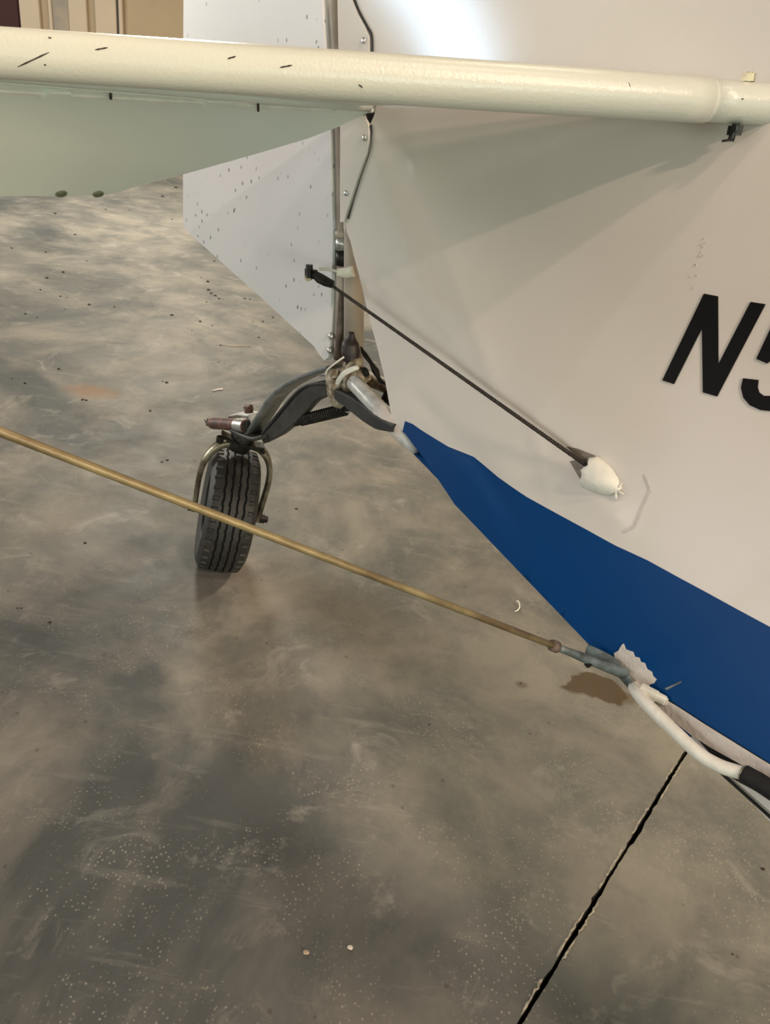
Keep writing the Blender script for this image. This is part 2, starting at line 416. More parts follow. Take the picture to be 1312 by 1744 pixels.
# room corners
RX0, RX1, RY0, RY1, RH = -6.0, 5.0, -7.0, 6.5, 3.8
floor = obj('floor', *box_g((( RX0+RX1)/2, (RY0+RY1)/2, -.045), (1, 0, 0), (0, 1, 0), (0, 0, 1), RX1-RX0+.4, RY1-RY0+.4, .03), M_JOINTD, smooth=False)
floor['kind'] = 'structure'
def clip_line(s):      # joint extended to the room's ends
    return J0+jd*s
def slab(sign, poly_far):
    rg = random.Random(11 if sign > 0 else 12)
    s0 = (RY0-J0[1])/jd[1]; s1 = (RY1-J0[1])/jd[1]
    ss = [s0]+list(np.arange(-.6, 1.6, .006))+[s1]
    edge = []; w = 0; chip = 0
    for s in ss:
        w = .6*w+rg.gauss(0, .00045)
        chip = max(0, chip*.6); 
        if rg.random() < .04: chip = rg.uniform(.001, .003)
        edge.append(J0+jd*s+jn*sign*(.0024+w+chip))
    top = [(p[0], p[1], 0.) for p in edge]; bot = [(p[0], p[1], -.03) for p in edge]
    far = [(x, y, 0.) for x, y in poly_far]
    n = len(top); V = top+bot+far; F = [tuple(range(n))+tuple(2*n+i for i in range(len(far)))]
    for i in range(n-1): F.append((i, i+1, n+i+1, n+i))
    me = bmesh.new()
    vs = [me.verts.new(v) for v in V]
    for f in F: me.faces.new([vs[i] for i in f])
    bmesh.ops.triangulate(me, faces=[me.faces[:] [0]]) if False else None
    m = bpy.data.meshes.new('slab'); bmesh.ops.recalc_face_normals(me, faces=me.faces)
    me.faces.ensure_lookup_table()
    bmesh.ops.triangulate(me, faces=[me.faces[0]])
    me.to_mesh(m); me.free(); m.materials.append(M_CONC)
    o = bpy.data.objects.new('slab', m); COL.objects.link(o); o.parent = floor
    o.location = Vector(-WORLD_O['floor']); WORLD_O[o.name] = np.zeros(3)
    return o
slab(1, [(RX0-.2, RY1), (RX0-.2, RY0)])
slab(-1, [(RX1+.2, RY1), (RX1+.2, RY0)])
for sd in (3, 4):                                           # crumbly pale ridges along the sawn joint
    rg = random.Random(sd); gs = []; a = -.2
    while a < .62:
        L = rg.uniform(.015, .07); n = max(3, int(L/.004)); off = (.0036 if sd == 3 else -.0036)
        pts = [np.array([*(J0+jd*(a+L*i/n)+jn*(off+rg.gauss(0, .0005))), .0001]) for i in range(n+1)]
        gs.append(tube_g(pts, [.0003]+[rg.uniform(.0007, .0017) for _ in range(n-1)]+[.0003], 6)); a += L+rg.uniform(.0, .06 if sd == 3 else .2)
    obj('joint_ridge', *join_g(*gs), M_RIDGE, floor, kind='stuff')

def wmat(n, c, r=.5, v=.06): return mat(n, c, r, 0, v, 3., .05, 60.)
M_CREAMWALL = wmat('cream_wall_steel', (.62, .52, .39)); M_TANWALL = wmat('tan_wall_steel', (.47, .36, .23)); M_RIB = wmat('tan_rib_paint', (.42, .32, .20))
M_REDDOOR = wmat('dark_red_door_paint', (.045, .008, .007), .7); M_GREYST = mat('grey_stained_steel', (.30, .27, .23), .5, 0, 0, 8., .1, 60., col2=(.40, .33, .25))
M_INWALL = wmat('drab_interior_lining', (.30, .27, .23), .7); M_JOINT = wmat('dark_trim_gap', (.06, .05, .045))
def wallx(px): return on_wall(px, 30)[0]
ex = (1, 0, 0); ey = (0, 1, 0); ez = (0, 0, 1)
wb = obj('wall_back', *box_g(((RX0+RX1)/2, RY1+.08, RH/2), ex, ey, ez, RX1-RX0+.3, .1, RH), M_TANWALL, smooth=False); wb['kind'] = 'structure'
def wpart(name, x0, x1, th, m, z0=.0, z1=RH, parent=wb, bev=.004, label=None):
    return obj(name, *box_g(((x0+x1)/2, RY1+.03-th/2, (z0+z1)/2), ex, ey, ez, x1-x0, th, z1-z0), m, parent, smooth=False, bevel=bev, label=label)
wpart('siding_panel', wallx(34), wallx(68), .03, M_CREAMWALL)
wpart('siding_rib', wallx(68), wallx(83), .012, M_RIB)
wpart('siding_panel', wallx(83), wallx(89), .03, M_CREAMWALL)
wpart('siding_panel', wallx(89), wallx(117), .022, M_GREYST, label='grey stained wall panel')
wpart('siding_panel', wallx(117), wallx(148), .03, M_CREAMWALL)
wpart('siding_rib', wallx(148), wallx(162), .012, M_RIB)
wpart('siding_panel', wallx(162), wallx(198), .03, M_CREAMWALL)
wpart('trim_strip', wallx(198), wallx(203), .022, M_JOINT)  # dark line of the trim gap
wpart('corner_trim', wallx(203.5), wallx(210), .045, M_CREAMWALL)
x = wallx(210); k = 0
while x < RX1-.1:
    wpart('tan_panel', x+.004, min(x+1.0, RX1)-.004, .02, M_TANWALL); x += 1.0
x1 = wallx(-130)
dr = obj('door_1', *box_g(((x1+wallx(33))/2, RY1+.02, 1.05), ex, ey, ez, wallx(33)-x1, .05, 2.1), M_REDDOOR, smooth=False, bevel=.006); dr['kind'] = 'structure'
obj('door_handle', *tube_g(smooth_path([(x1+.08, RY1-.005, 1.02), (x1+.08, RY1-.06, 1.02), (x1+.2, RY1-.06, 1.02)], 6), .011, 10), M_ALU, dr)
wpart('siding_panel', x1, wallx(33), .03, M_CREAMWALL, 2.15, RH)
x = x1
while x > RX0+.3:
    wpart('siding_panel', x-.3, x-.06, .03, M_CREAMWALL); x -= .3
# left, right and front walls, ceiling; some openings added only for the fill lights
def wall(name, c, sx, sy, sz):
    o = obj(name, *box_g(c, ex, ey, ez, sx, sy, sz), M_INWALL, smooth=False); o['kind'] = 'structure'; return o
def wall_open(name, face, axis, lo, hi, opens):
    """wall along one axis with framed openings: (name, from, to, sill, head)"""
    def bx(c, z0, z1, w, th=.1):
        m, zz = c, (z0+z1)/2
        return box_g((face, m, zz) if axis == 'y' else (m, face, zz), ex, ey, ez, th if axis == 'y' else w, w if axis == 'y' else th, z1-z0)
    spans = []; a = lo
    for (_, p, q, _, _) in opens: spans.append((a, p)); a = q
    spans.append((a, hi))
    o = obj(name, *join_g(*[bx((p+q)/2, 0, RH, q-p) for p, q in spans]), M_INWALL, smooth=False); o['kind'] = 'structure'
    for (nm, p, q, z0, z1) in opens:
        if z0 > .01: obj('wall_panel', *bx((p+q)/2, 0, z0, q-p), M_INWALL, o, smooth=False)
        obj('wall_panel', *bx((p+q)/2, z1, RH, q-p), M_INWALL, o, smooth=False)
        f = obj(nm, *join_g(bx((p+q)/2, z0, z0+.05, q-p, .16), bx((p+q)/2, z1-.05, z1, q-p, .16), bx(p+.025, z0, z1, .05, .16), bx(q-.025, z0, z1, .05, .16)), M_CREAMWALL, smooth=False); f['kind'] = 'structure'
wall_open('wall_left', RX0-.05, 'y', RY0, RY1, [('fill_opening_left', -3.9, -.1, .0, 2.3), ('window_1', .36, .96, 1.22, 1.78), ('window_2', 2.5, 4.3, .35, 2.05)])  # wide door opening is added for the left fill
wall_open('wall_right', RX1+.05, 'y', RY0, RY1, [('fill_opening_right', -3.2, -1.6, 1.25, 2.25)])  # opening added for the right fill
wall_open('wall_front', RY0-.05, 'x', RX0, RX1, [('fill_opening_front', -4.9, -.9, .0, 2.3), ('window_4', 2.3, 4.5, .5, 2.1)])  # wide door opening is added for the front fill
cl = obj('ceiling', *box_g(((RX0+RX1)/2, (RY0+RY1)/2, RH+.05), ex, ey, ez, RX1-RX0, RY1-RY0, .1), M_INWALL, smooth=False); cl['kind'] = 'structure'

# ================================================================== AIRPLANE
WC = np.array([-0.268, 1.113, 0.107])                       # tail wheel centre
plane = empty('airplane', (WC[0], WC[1], 0))
tag(plane, 'white light airplane with a blue belly stripe, tail standing on a small tail wheel', 'airplane')
P3 = lambda px, py, y=0.: toW(on_sym(px, py, y))            # a point of the photograph on a plane parallel to the symmetry plane
S3 = lambda px, py, off=0.: toW(on_side(px, py, off))
s2 = lambda q, off=0.: (lambda a: (a[0], a[2]))(on_side(q[0], q[1], off))

# ---- fuselage side skins -------------------------------------------------
def seg_d(p, a, b):
    a = np.array(a); b = np.array(b); p = np.array(p); d = b-a; L = d@d; t = np.clip((p-a)@d/L, 0, 1); q = a+d*t
    sg = np.sign(d[0]*(p-a)[1]-d[1]*(p-a)[0]); return np.linalg.norm(p-q)*sg, t
FOLDS = [([(690, 225), (770, 460), (865, 720)], .0024, .018, 'step'), ([(690, 660), (760, 735), (812, 785), (890, 905)], -.0022, .012, 'gauss'),
         ([(645, 462), (700, 520), (790, 640)], -.0014, .010, 'gauss'), ([(930, 770), (1005, 842), (1080, 905)], .0016, .014, 'step'), ([(905, 720), (945, 860)], .0012, .008, 'gauss')]
FOLDS = [([s2(q) for q in pl], a, w, k) for pl, a, w, k in FOLDS]
def fold(x, z):
    r = 0.
    for pl, a, w, k in FOLDS:
        best = None
        for i in range(len(pl)-1):
            d, t = seg_d((x, z), pl[i], pl[i+1])
            if best is None or abs(d) < abs(best[0]): best = (d, (i+t)/(len(pl)-1))
        d, t = best; env = min(1, 6*t+.15)*min(1, 5*(1-t)+.1)
        if k == 'gauss': r += a*math.exp(-(d/w)**2)*env
        else: r += a*math.exp(-abs(d)/w)*env
    return r
low_edge = [s2(q) for q in [(692, 741), (706, 760), (722, 780), (760, 822)]]
low = [(x, zb(x)) for x in np.linspace(low_edge[-1][0]+.02, .53, 16)]
step_edge = [s2(q) for q in [(1060, 1140), (1090, 1168), (1120, 1181), (1160, 1205), (1200, 1231), (1255, 1265), (1312, 1300)]]
xe, ze = step_edge[-1]
outline = [(.010, .62), (.012, .42), (.018, .26)] + [s2(q) for q in [(588, 375), (591, 395), (597, 411), (604, 440), (611, 466), (615, 482), (622, 512), (631, 548), (641, 585), (650, 622), (656, 648), (663, 686), (668, 715), (676, 726), (684, 733)]]
outline += [s2((692, 741)), s2((703, 756)), s2((722, 780))] + low + step_edge + [(xe+.2, zb(xe+.2)+.03), (1.5, zb(1.5)+.02), (1.5, .36), (1.0, .40), (.62, .55), (.36, .62)]
hole = [s2(q) for q in [(618, 168), (643, 168), (641, 186), (636, 200), (631, 211), (626, 203), (622, 192)]]
stripe_px = [(686, 734), (690, 717), (703, 722), (717, 732), (763, 761), (805, 779), (846, 812), (897, 846), (948, 874), (1000, 902), (1051, 930), (1103, 954), (1154, 982), (1206, 1010), (1257, 1038), (1311, 1067)]
stripe = [s2(q) for q in stripe_px]; dx = (stripe[-1][0]-stripe[-4][0]); dz = (stripe[-1][1]-stripe[-4][1])
stripe += [(1.55, stripe[-1][1]+dz/dx*(1.55-stripe[-1][0]))]
poly_blue = stripe+[(1.6, -1), (.1, -1), (stripe[0][0]-.003, stripe[0][1]-.004)]
v2, tr = sheet(resample(outline, .008), [hole], [resample(stripe, .006, False)], .007, (0.0, -.14, .72, .50))
vs = [toW((x, side_y(x, z)+fold(x, z), z)) for x, z in v2]
mi = [1 if inside((sum(v2[i][0] for i in t)/3, sum(v2[i][1] for i in t)/3), poly_blue) else 0 for t in tr]
skin = obj('fuselage_side', vs, tr, [M_WHITE, M_BLUE], plane, midx=mi, label='white fabric fuselage side with a blue lower stripe')
v2p, trp = sheet(resample(outline, .03), [], [resample(stripe, .03, False)], .05)
mip = [1 if inside((sum(v2p[i][0] for i in t)/3, sum(v2p[i][1] for i in t)/3), poly_blue) else 0 for t in trp]
obj('fuselage_side', [toW((x, -side_y(x, z), z)) for x, z in v2p], trp, [M_WHITE, M_BLUE], plane, midx=mip)
# belly between the longerons and black sheets painting the shade inside the openings
xs = np.linspace(.19, 1.5, 30); V = []; F = []
for x in xs: V += [toW((x, yb(x)-.007, zb(x)+.002)), toW((x, -yb(x), zb(x)+.002))]
for i in range(len(xs)-1): F.append((2*i, 2*i+1, 2*i+3, 2*i+2))
obj('belly_skin', V, F, [M_BLUE, M_WHITE], plane, solid=.001, midx=[0 if xs[i] < .56 else 1 for i in range(len(xs)-1)])
V = []; F = []
for x in xs:
    for y, z in ((yb(x)-.016, zb(x)+.003), (yb(x)*.7-.012, zb(x)+.06)): V.append(toW((x, y, z)))
for i in range(len(xs)-1): F.append((2*i, 2*i+1, 2*i+3, 2*i+2))
obj('inner_shade_sheet', V, F, M_CAVITY, plane)  # black sheet painting the shade inside the fuselage
obj('slot_shade_sheet', [toW(on_side(*q)-np.array([0, .012, 0])) for q in [(610, 160), (650, 160), (650, 220), (610, 220)]], [(0, 1, 2, 3)], M_CAVITY, plane, solid=.002)  # black sheet painting the shade inside the slot

# ---- registration letters (cut from vinyl, lying on the skin) -------------
def decal(name, px, m, off=.0008, step=.006, parent=skin, holes=(), label=None, res=.004):
    pl = resample([s2(q) for q in px], res); v, t = sheet(pl, [[s2(q) for q in h] for h in holes], (), step)
    f = lambda o: (lambda x, z: toW((x, side_y(x, z)+fold(x, z)+o, z)))
    return obj(name, *thick_sheet(v, t, f(off), f(off-.0006)), m, parent, auto=.6, label=label)
Npx = [(1129, 647.5), (1200, 500), (1224, 504.5), (1224.5, 620), (1279.5, 514), (1305, 518), (1222.5, 675), (1198, 668), (1196.5, 559.5), (1149, 654)]
decal('letter', Npx, M_BLACK, label='black slanted letter N')
arc = lambda cx, cy, rx, ry, a0, a1, n: [(cx+rx*math.cos(math.radians(a0+(a1-a0)*i/n))+.0, cy+ry*math.sin(math.radians(a0+(a1-a0)*i/n))) for i in range(n+1)]
# numeral five, cut by the frame: the bowl, then the upper stroke and flag
five = [(1289, 611), (1313, 560), (1330, 526), (1390, 537), (1381, 556), (1344, 550), (1331, 577)] + \
       [(1350, 577), (1368, 588), (1376, 608), (1374, 640), (1362, 672), (1340, 692), (1315, 700), (1296, 698), (1278, 690), (1267, 677), (1263, 660), (1266.5, 644), (1293, 647), (1291.5, 659), (1294, 668), (1302, 674), (1316, 674), (1334, 662), (1346, 640), (1348, 620), (1340, 606), (1326, 604), (1308, 619)]
decal('letter', five, M_BLACK, label='black slanted numeral 5')
# ---- peeled paint, tape and scratches -------------------------------------
rg = random.Random(5)
edge_ = [(1047, 1112), (1054, 1108), (1060, 1098), (1063, 1096), (1067, 1106), (1079, 1110), (1082, 1118), (1090, 1120), (1092, 1127), (1099, 1129), (1103, 1139), (1111, 1144), (1113, 1151), (1119, 1157), (1115, 1163), (1106, 1166), (1108, 1172), (1092, 1173), (1080, 1168), (1068, 1152), (1056, 1136), (1048, 1124)]
decal('paint_chip', edge_, M_PRIMER, .0007, .004, label='offwhite patch where the blue paint has peeled', res=.002)
decal('scratch', [(1097, 809), (1100, 808), (1110, 835), (1083, 898), (1064, 907), (1061, 905), (1079, 895), (1106, 834)], M_PRIMER, .0005, .003, label='long pale angular scratch', res=.002)
decal('scratch', [(1133, 1172), (1160, 1160), (1162, 1162), (1136, 1175)], M_GREYBLUE, .0004, .003, res=.003)
rr = random.Random(3); sp = []
for i in range(12):                                       # fine nicks near the letter
    t = rr.random(); x_, y_ = 1172+32*t+rr.gauss(0, 3), 495-95*t+rr.gauss(0, 6)
    c = S3(x_, y_, .0003); n = MA.T@side_n(*s2((x_, y_))); sp.append(tube_g([c, c+n*.0005], rr.uniform(.0003, .0006), 6))
obj('paint_nick', *join_g(*sp), M_PRIMER, skin, kind='stuff')
# white turned tape strip under the blue edge, with a black sheet painting the slot's shade below it
strip_u = [(1088, 1166), (1120, 1180), (1160, 1204), (1200, 1230), (1255, 1264), (1312, 1299), (1360, 1330)]
strip_l = [(1360, 1356), (1312, 1328), (1255, 1294), (1215, 1272), (1180, 1250), (1150, 1226), (1118, 1198), (1096, 1178)]
decal('belly_tape', strip_u+strip_l, M_PRIMER, .0022, .006, label='offwhite tape strip along the lower edge')
decal('belly_slot_shade', [(1150, 1222), (1180, 1246), (1215, 1270), (1255, 1291), (1312, 1324), (1360, 1352), (1420, 1412), (1420, 1500), (1312, 1392), (1235, 1322), (1190, 1270)], M_CAVITY, -.004, .006, label='black sheet painting the dark opening behind the lift handle')
decal('belly_edge', [(1236, 1318), (1262, 1334), (1312, 1358), (1400, 1418), (1400, 1472), (1312, 1384)], M_WHITE, .0005, .006)
ea = S3(1237, 1324, .003); eb = S3(1400, 1480, .003)
obj('belly_bead', *tube_g([S3(1040, 1132, .002), S3(1095, 1186, .002), ea, S3(1312, 1391, .003), eb], [.0012, .0014, .0012, .0012, .0012], 10), M_CAVITY, plane)

# ---- fin root fairing plate ----------------------------------------------
pl = [(583, 378), (583.5, 230), (581, 100), (578, -60), (585, -62), (603, 0), (613, 24), (625, 46), (632, 62), (632.5, 100), (622, 165), (622, 192), (627, 204), (631, 212), (632, 222), (631, 240), (627, 262), (620, 282), (612, 306), (598, 350), (589, 378)]
def plate_fn(off):
    return lambda x, z: toW((x, max(side_y(x, z), .011)+off, z))
v, t = sheet(resample([s2(q) for q in pl], .004), (), (), .006)
fair = obj('fin_fairing', *thick_sheet(v, t, plate_fn(.0036), plate_fn(.0008)), M_WHITE, plane, auto=.6)
sl = [(603, 0), (613, 24), (625, 46), (632.5, 62), (633, 96)]
obj('edge_gap_line', *tube_g(smooth_path([S3(x+1.2, y, .0012) for x, y in [(585, -60)]+sl], 4), .0012, 8), M_RUBBER, fair)  # dark strip drawing the gap line beside the raised plate
obj('edge_gap_line', *tube_g(smooth_path([S3(x+1, y, .0012) for x, y in [(631, 213), (632.5, 228), (629, 258), (613, 304), (599, 349), (592, 372)]], 4), [.0014, .0006, .0004, .0005, .0010], 8), M_RUBBER, fair)
for q in [(625, 70), (626, 235), (594, 329)]:
    a = on_side(*q); n = MA.T@side_n(a[0], a[2]); c = toW(a+np.array([0, .0040, 0]))
    sc = obj('screw', *screw_g(c, n, .0032, .0024), M_ALU, fair)

# ---- sternpost, longerons --------------------------------------------------
sp0 = on_sym(604, 632); sp1 = on_sym(604, 395)
obj('sternpost', *tube_g([toW(sp0), toW(sp1), toW(on_sym(603, 330))], .0118, 20), M_POST, plane)
obj('sternpost_highlight', *tube_g([P3(588.5, 612, .004), P3(589, 395, .004), P3(588, 375, .004)], .0022, 10), M_WHITE, plane)  # thin white tube painting in the sternpost's highlight
L0 = toW((.040, .022, -.004)); L1 = toW((.20, .071, -.034))
lg = smooth_path([toW(on_sym(604, 652, .026)), toW(on_sym(640, 690, .045)), S3(686, 739, -.007), S3(710, 766, -.009)], 6)
obj('longeron', *tube_g(lg, [.0102, .0102, .0102, .0100, .0062], 18), M_TUBE, plane, label='white painted starboard longeron')
ragged = [(660, 712), (668, 712), (676, 722), (690, 718), (694, 738), (700, 752), (706, 764), (698, 762), (690, 752), (682, 744), (672, 736)]
obj('longeron_wrap', *tube_g([lg[7], lg[9], lg[11], lg[13], lg[15]], [.0105, .0110, .0108, .0100, .0085], 18), M_PRIMER, plane, label='ragged white fabric wrap on the longeron')
lp = [toW((.035, -.008, .006)), toW((.11, -.030, -.010)), toW((.22, -.075, -.035))]
obj('longeron', *tube_g(lp, .0095, 16), M_CREAM, plane, label='stained port longeron')

# ---- rudder ----------------------------------------------------------------
rud_px = [(561, -40), (561, 0), (567, 100), (573, 205), (576, 300), (577, 350), (578, 385), (577, 440), (575, 500), (573, 560), (570, 606), (563, 612), (556, 604), (545, 588), (500, 548), (440, 495), (380, 444), (330, 401), (316, 388), (314, 380), (314, 300), (315, 200), (316, 60), (316.5, -40)]
rp = [(lambda a: (a[0], a[2]))(on_sym(*q)) for q in rud_px]
rp = [(rp[0][0]-.006, .62), (rp[0][0]-.004, .5)]+rp[1:-1]+[(rp[-1][0]+.006, .50), (-.26, .60), (-.20, .64), (-.1, .66)]
xle = -.006
def rud_th(x, z): return .0022+.0085*max(0, min(1, 1-abs((x+.02)/.33)))**.8
v, t = sheet(resample(rp, .008), (), (), .012)
rudder = obj('rudder', *thick_sheet(v, t, lambda x, z: toW((x, rud_th(x, z), z)), lambda x, z: toW((x, -rud_th(x, z), z))), M_RUDDER, plane, auto=.7, label='white rudder panel with small dark nicks')
for q in [(564, 573), (562, 597)]:
    c = P3(q[0], q[1], .012); obj('screw', *screw_g(c, AY, .0042, .003), M_ALU, rudder)
obj('rudder_post', *tube_g(smooth_path([P3(578, 618), P3(582, 500), P3(583.5, 400), P3(581.5, 250), P3(577, 100), P3(572, 0), toW((-.012, 0, .5)), toW((-.016, 0, .62))], 6), .0078, 16), M_POST, rudder, label='beige rudder hinge tube')
obj('grime', *tube_g(smooth_path([P3(576, 612, .0075), P3(579, 560, .0075), P3(581, 500, .006)], 4), [.0055, .0045, .003], 10), M_BROWN, rudder, label='brown oily grime on the hinge tube')
for (y0, y1, m, r) in ((392, 404, M_POST, .0095), (405, 424, M_ALU, .0088), (426, 452, M_DARKMET, .0086)):
    obj('hinge_knuckle', *tube_g([P3(583.5, y0, .001), P3(583.5, y1, .001)], r, 16), m, rudder)
hz = on_sym(588, 463)
hb = [toW((hz[0]-.012, .006, hz[2])), toW((hz[0]-.010, .030, hz[2])), toW((hz[0]-.006, .058, hz[2]-.001)), toW((hz[0]-.003, .078, hz[2]-.001))]
TIP = toW(on_sym(530, 465, .066))
hb = [P3(590, 466, .004), P3(577, 463, .018), P3(560, 459, .036), P3(541, 458, .056)]
obj('control_horn', *join_g(ribbon_g(smooth_path(hb, 5), AX*.8+AY*.2, [.020, .016, .010, .009], .0032), tube_g([P3(602, 462, .010), P3(588, 465, .014), P3(574, 464, .022)], [.0068, .0066, .0045], 12)), M_WHITE_B, rudder, auto=.6, label='white rudder control horn')
obj('shackle', *join_g(box_g(P3(530, 466, .066), AX, AY, AZ, .016, .006, .010), hexbolt_g(P3(527, 462, .07), AZ, .0042, .015), tube_g([P3(522, 466, .07), P3(541, 463, .06)], .0022, 8),
    tube_g([P3(533, 465, .066), P3(545, 474, .062), P3(556, 480, .058), P3(566, 484, .056)], [.0042, .0062, .0058, .0048], 10)), M_DARKMET, rudder, auto=.6, label='dark cable shackle')
obj('castle_nut', *hexbolt_g(P3(526, 473, .070), AX*.6+AY, .0042, .005), M_BRASS, rudder, smooth=False)

# ---- rudder cable and its fabric exit boot ----------------------------------
ca = P3(565, 486, .057); cb = S3(1006, 797, .006)
obj('rudder_cable', *tube_g([ca+(cb-ca)*i/20 for i in range(21)], .0015, 10), M_CABLE, plane)
helix = []
dcb = (cb-ca); Lc = np.linalg.norm(dcb); tc_ = dcb/Lc; u_ = np.cross(tc_, [0, 0, 1]); u_ /= np.linalg.norm(u_); w_ = np.cross(tc_, u_)
for k in range(3):
    pts = [ca+tc_*Lc*i/500+.0013*(math.cos(i*.62+k*2.1)*u_+math.sin(i*.62+k*2.1)*w_) for i in range(501)]
    helix.append(tube_g(pts, .0008, 5))
obj('cable_strand', *join_g(*helix), M_CABLE, bpy.data.objects['rudder_cable'])
# boot: half cone, mouth towards the tail
mtop = on_side(1019, 778); mbot = on_side(997, 829); tip = on_side(1058, 836)
mid = (mtop+mbot)/2; ax_ = tip-mid; nb = side_n(mid[0], mid[2]); V = []; F = []; ns, na = 12, 15
for i in range(ns+1):
    s = i/ns; w = (1-s**2.1)**.75 if i < ns else 0; w = max(w, .12)
    for j in range(na):
        a = math.pi*j/(na-1); jag = .0012*math.sin(9*a+1)*(i == 0)
        p = mid+ax_*(s+.04*math.sin(7*a)*(i == 0))+(mtop-mid)*math.cos(a)*w*1.02
        yb_ = side_y(p[0], p[2])
        V.append(toW(np.array([p[0], yb_, p[2]])+nb*(.0004+.012*math.sin(a)*w*(1+.05*math.sin(5*s+3*a))+jag)))
for i in range(ns):
    for j in range(na-1): F.append((i*na+j, i*na+j+1, (i+1)*na+j+1, (i+1)*na+j))
boot = obj('cable_boot', V, F, M_WHITE_B, plane, solid=.0012, label='bright white fabric boot where the cable enters')
decal('cable_slot', [(1004, 796), (1015, 776), (985, 764), (967, 760), (980, 775)], M_SLOT, .0004, .004, label='slot at the boot mouth with its shade painted in', res=.002)  # flat decals carrying the slot's shade as colour
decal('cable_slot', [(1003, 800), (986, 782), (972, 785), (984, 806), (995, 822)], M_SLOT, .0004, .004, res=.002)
for j, (x0, y0, x1, y1) in enumerate([(1052, 832, 1061, 822), (1053, 836, 1064, 842), (1050, 838, 1049, 853)]):
    obj('loose_thread', *tube_g([S3(x0, y0, .002), S3((x0+x1)/2, (y0+y1)/2, .003), S3(x1, y1, .001)], [.0014, .0009, .0004], 6), M_WHITE_B, boot)

# ---- stabilizer --------------------------------------------------------------
LEr = np.array([.4957, .0418, HS-.003]); LEo = np.array([.1920, .4535, HS+.0030]); led = (LEo-LEr)/np.linalg.norm(LEo-LEr)
XH = .05
le_at = lambda s: LEr+led*s
out = [le_at(s) for s in (-.01, .1, .2, .3, .4, .5, .6, .66, .69)]
tipc = [out[-1]+np.array([-.018, .007, 0]), np.array([XH+.008, out[-1][1]+.010, out[-1][2]])]
for sgn in (1, -1):
    mir = lambda a: toW((a[0], sgn*a[1], a[2]))
    lep = smooth_path(out+tipc, 4)
    seam = 30
    # main sleeve from the seam outboard
    s0 = .048
    pth = [le_at(s) for s in np.arange(s0, .685, .02)]+[tipc[0], tipc[1]]
    stab = obj('stabilizer', *tube_g([mir(a) for a in pth], [.0143, .0148, .0147, .0142, .0138, .0136], 24), M_LE, plane, label='white stabilizer with a taped leading edge tube' if sgn > 0 else None)
    V = []; F = []
    prof = [le_at(s) for s in np.linspace(.0, .69, 25)]+tipc
    for a in prof:
        y = a[1]
        for z in (.006, -.001): V += [mir((a[0], y, HS+z)), mir((XH+.012, y, HS+z))]
    for i in range(len(prof)-1):
        b = i*4; F += [(b, b+4, b+5, b+1), (b+2, b+3, b+7, b+6), (b+1, b+5, b+7, b+3), (b, b+2, b+6, b+4)]
    obj('stabilizer_skin', V, F, M_TAIL, stab, smooth=False)
    obj('root_tube', *tube_g([mir(le_at(s)) for s in (-.012, .0, .01, .03, .06)], [.0132, .0136, .0134, .0133, .0133], 24), M_LE, stab, label='bare end of the leading edge tube')
    obj('tape_end', *tube_g([mir(le_at(s)) for s in (.045, .048, .056, .075)], [.0136, .0141, .0142, .0139], 24), M_LE, stab)
    obj('rear_spar', *tube_g([mir((XH+.014, y, HS)) for y in (.02, .2, .4, .58, out[-1][1])], .0062, 14), M_TAIL, stab)
    if sgn > 0:
        # scuffs on the tube: thin dark scrapes
        starb = stab
up_b = on_plane(1272, 140, (1, 0, 0), LEr[0]-.012)
bt = le_at(.020); tow_cam = (CA-bt)/np.linalg.norm(CA-bt)
obj('bolt_head', *join_g(hexbolt_g(toW(bt+np.array([0, 0, .0158])), AZ, .0048, .005), tube_g([toW(bt+np.array([0, 0, .012])), toW(bt+np.array([0, 0, .0190]))], .0026, 10)), M_BRASS, starb, smooth=False)
bt2 = le_at(.022)
obj('bolt_nut', *join_g(hexbolt_g(toW(bt2+np.array([0, 0, -.0175])), AZ, .0052, .006), hexbolt_g(toW(bt2+np.array([0.004, 0.006, -.0165])), AZ, .004, .004), tube_g([toW(bt2+np.array([0, 0, -.012])), toW(bt2+np.array([-.001, .001, -.0245]))], .0024, 10),
     tube_g([toW(bt2+np.array([.002, .002, -.023])), toW(bt2+np.array([-.006, .004, -.0245]))], .0008, 6)), M_DARKMET, starb, smooth=False)
obj('root_gap', *tube_g([S3(1288, 207, .0015), S3(1306, 203, .002), S3(1322, 194, .002)], [.0008, .0020, .0016], 8), M_CAVITY, starb)
def scuff(px, py, px2, py2, w, m=M_DIRT):
    RS = float(np.interp(px, [0, 200, 400, 700, 1150, 1250], [.0140, .0143, .0147, .0149, .0144, .0136]))
    pts = []
    for k in range(5):
        t = k/4; q = on_plane(px+(px2-px)*t, py+(py2-py)*t+1.5*math.sin(3*t+px), (0, 0, 1), HS) if False else None
        d = rayA(px+(px2-px)*t, py+(py2-py)*t); 
        # hit the tube: nearest approach between the ray and the tube axis, then step back to its surface
        n = np.cross(d, led); n /= np.linalg.norm(n); o = CA-LEr; h = abs(o@n)
        A = np.array([[d@d, -d@led], [d@led, -led@led]]); b = np.array([-(o@d), -(o@led)]); tt = np.linalg.solve(A, b)[0]
        sn = math.sqrt(max(1-(d@led)**2, 1e-6)); pts.append(toW(CA+d*(tt-math.sqrt(max(RS**2-h*h, 0))/sn)))
    obj('scuff', *tube_g(pts, [w*.15, w*.5, w*.35, w*.5, w*.15], 6), m, starb)
for q in [(30, 114, 84, 89, .0010), (162, 85, 184, 81, .0010), (388, 100, 402, 96, .0010), (477, 115, 498, 111, .0010), (611, 144, 618, 149, .0009), (82, 64, 88, 65, .0010), (75, 110, 79, 111, .0010), (1264, 168, 1267, 169, .0008), (1071, 140, 1074, 148, .0005)]: scuff(*q)

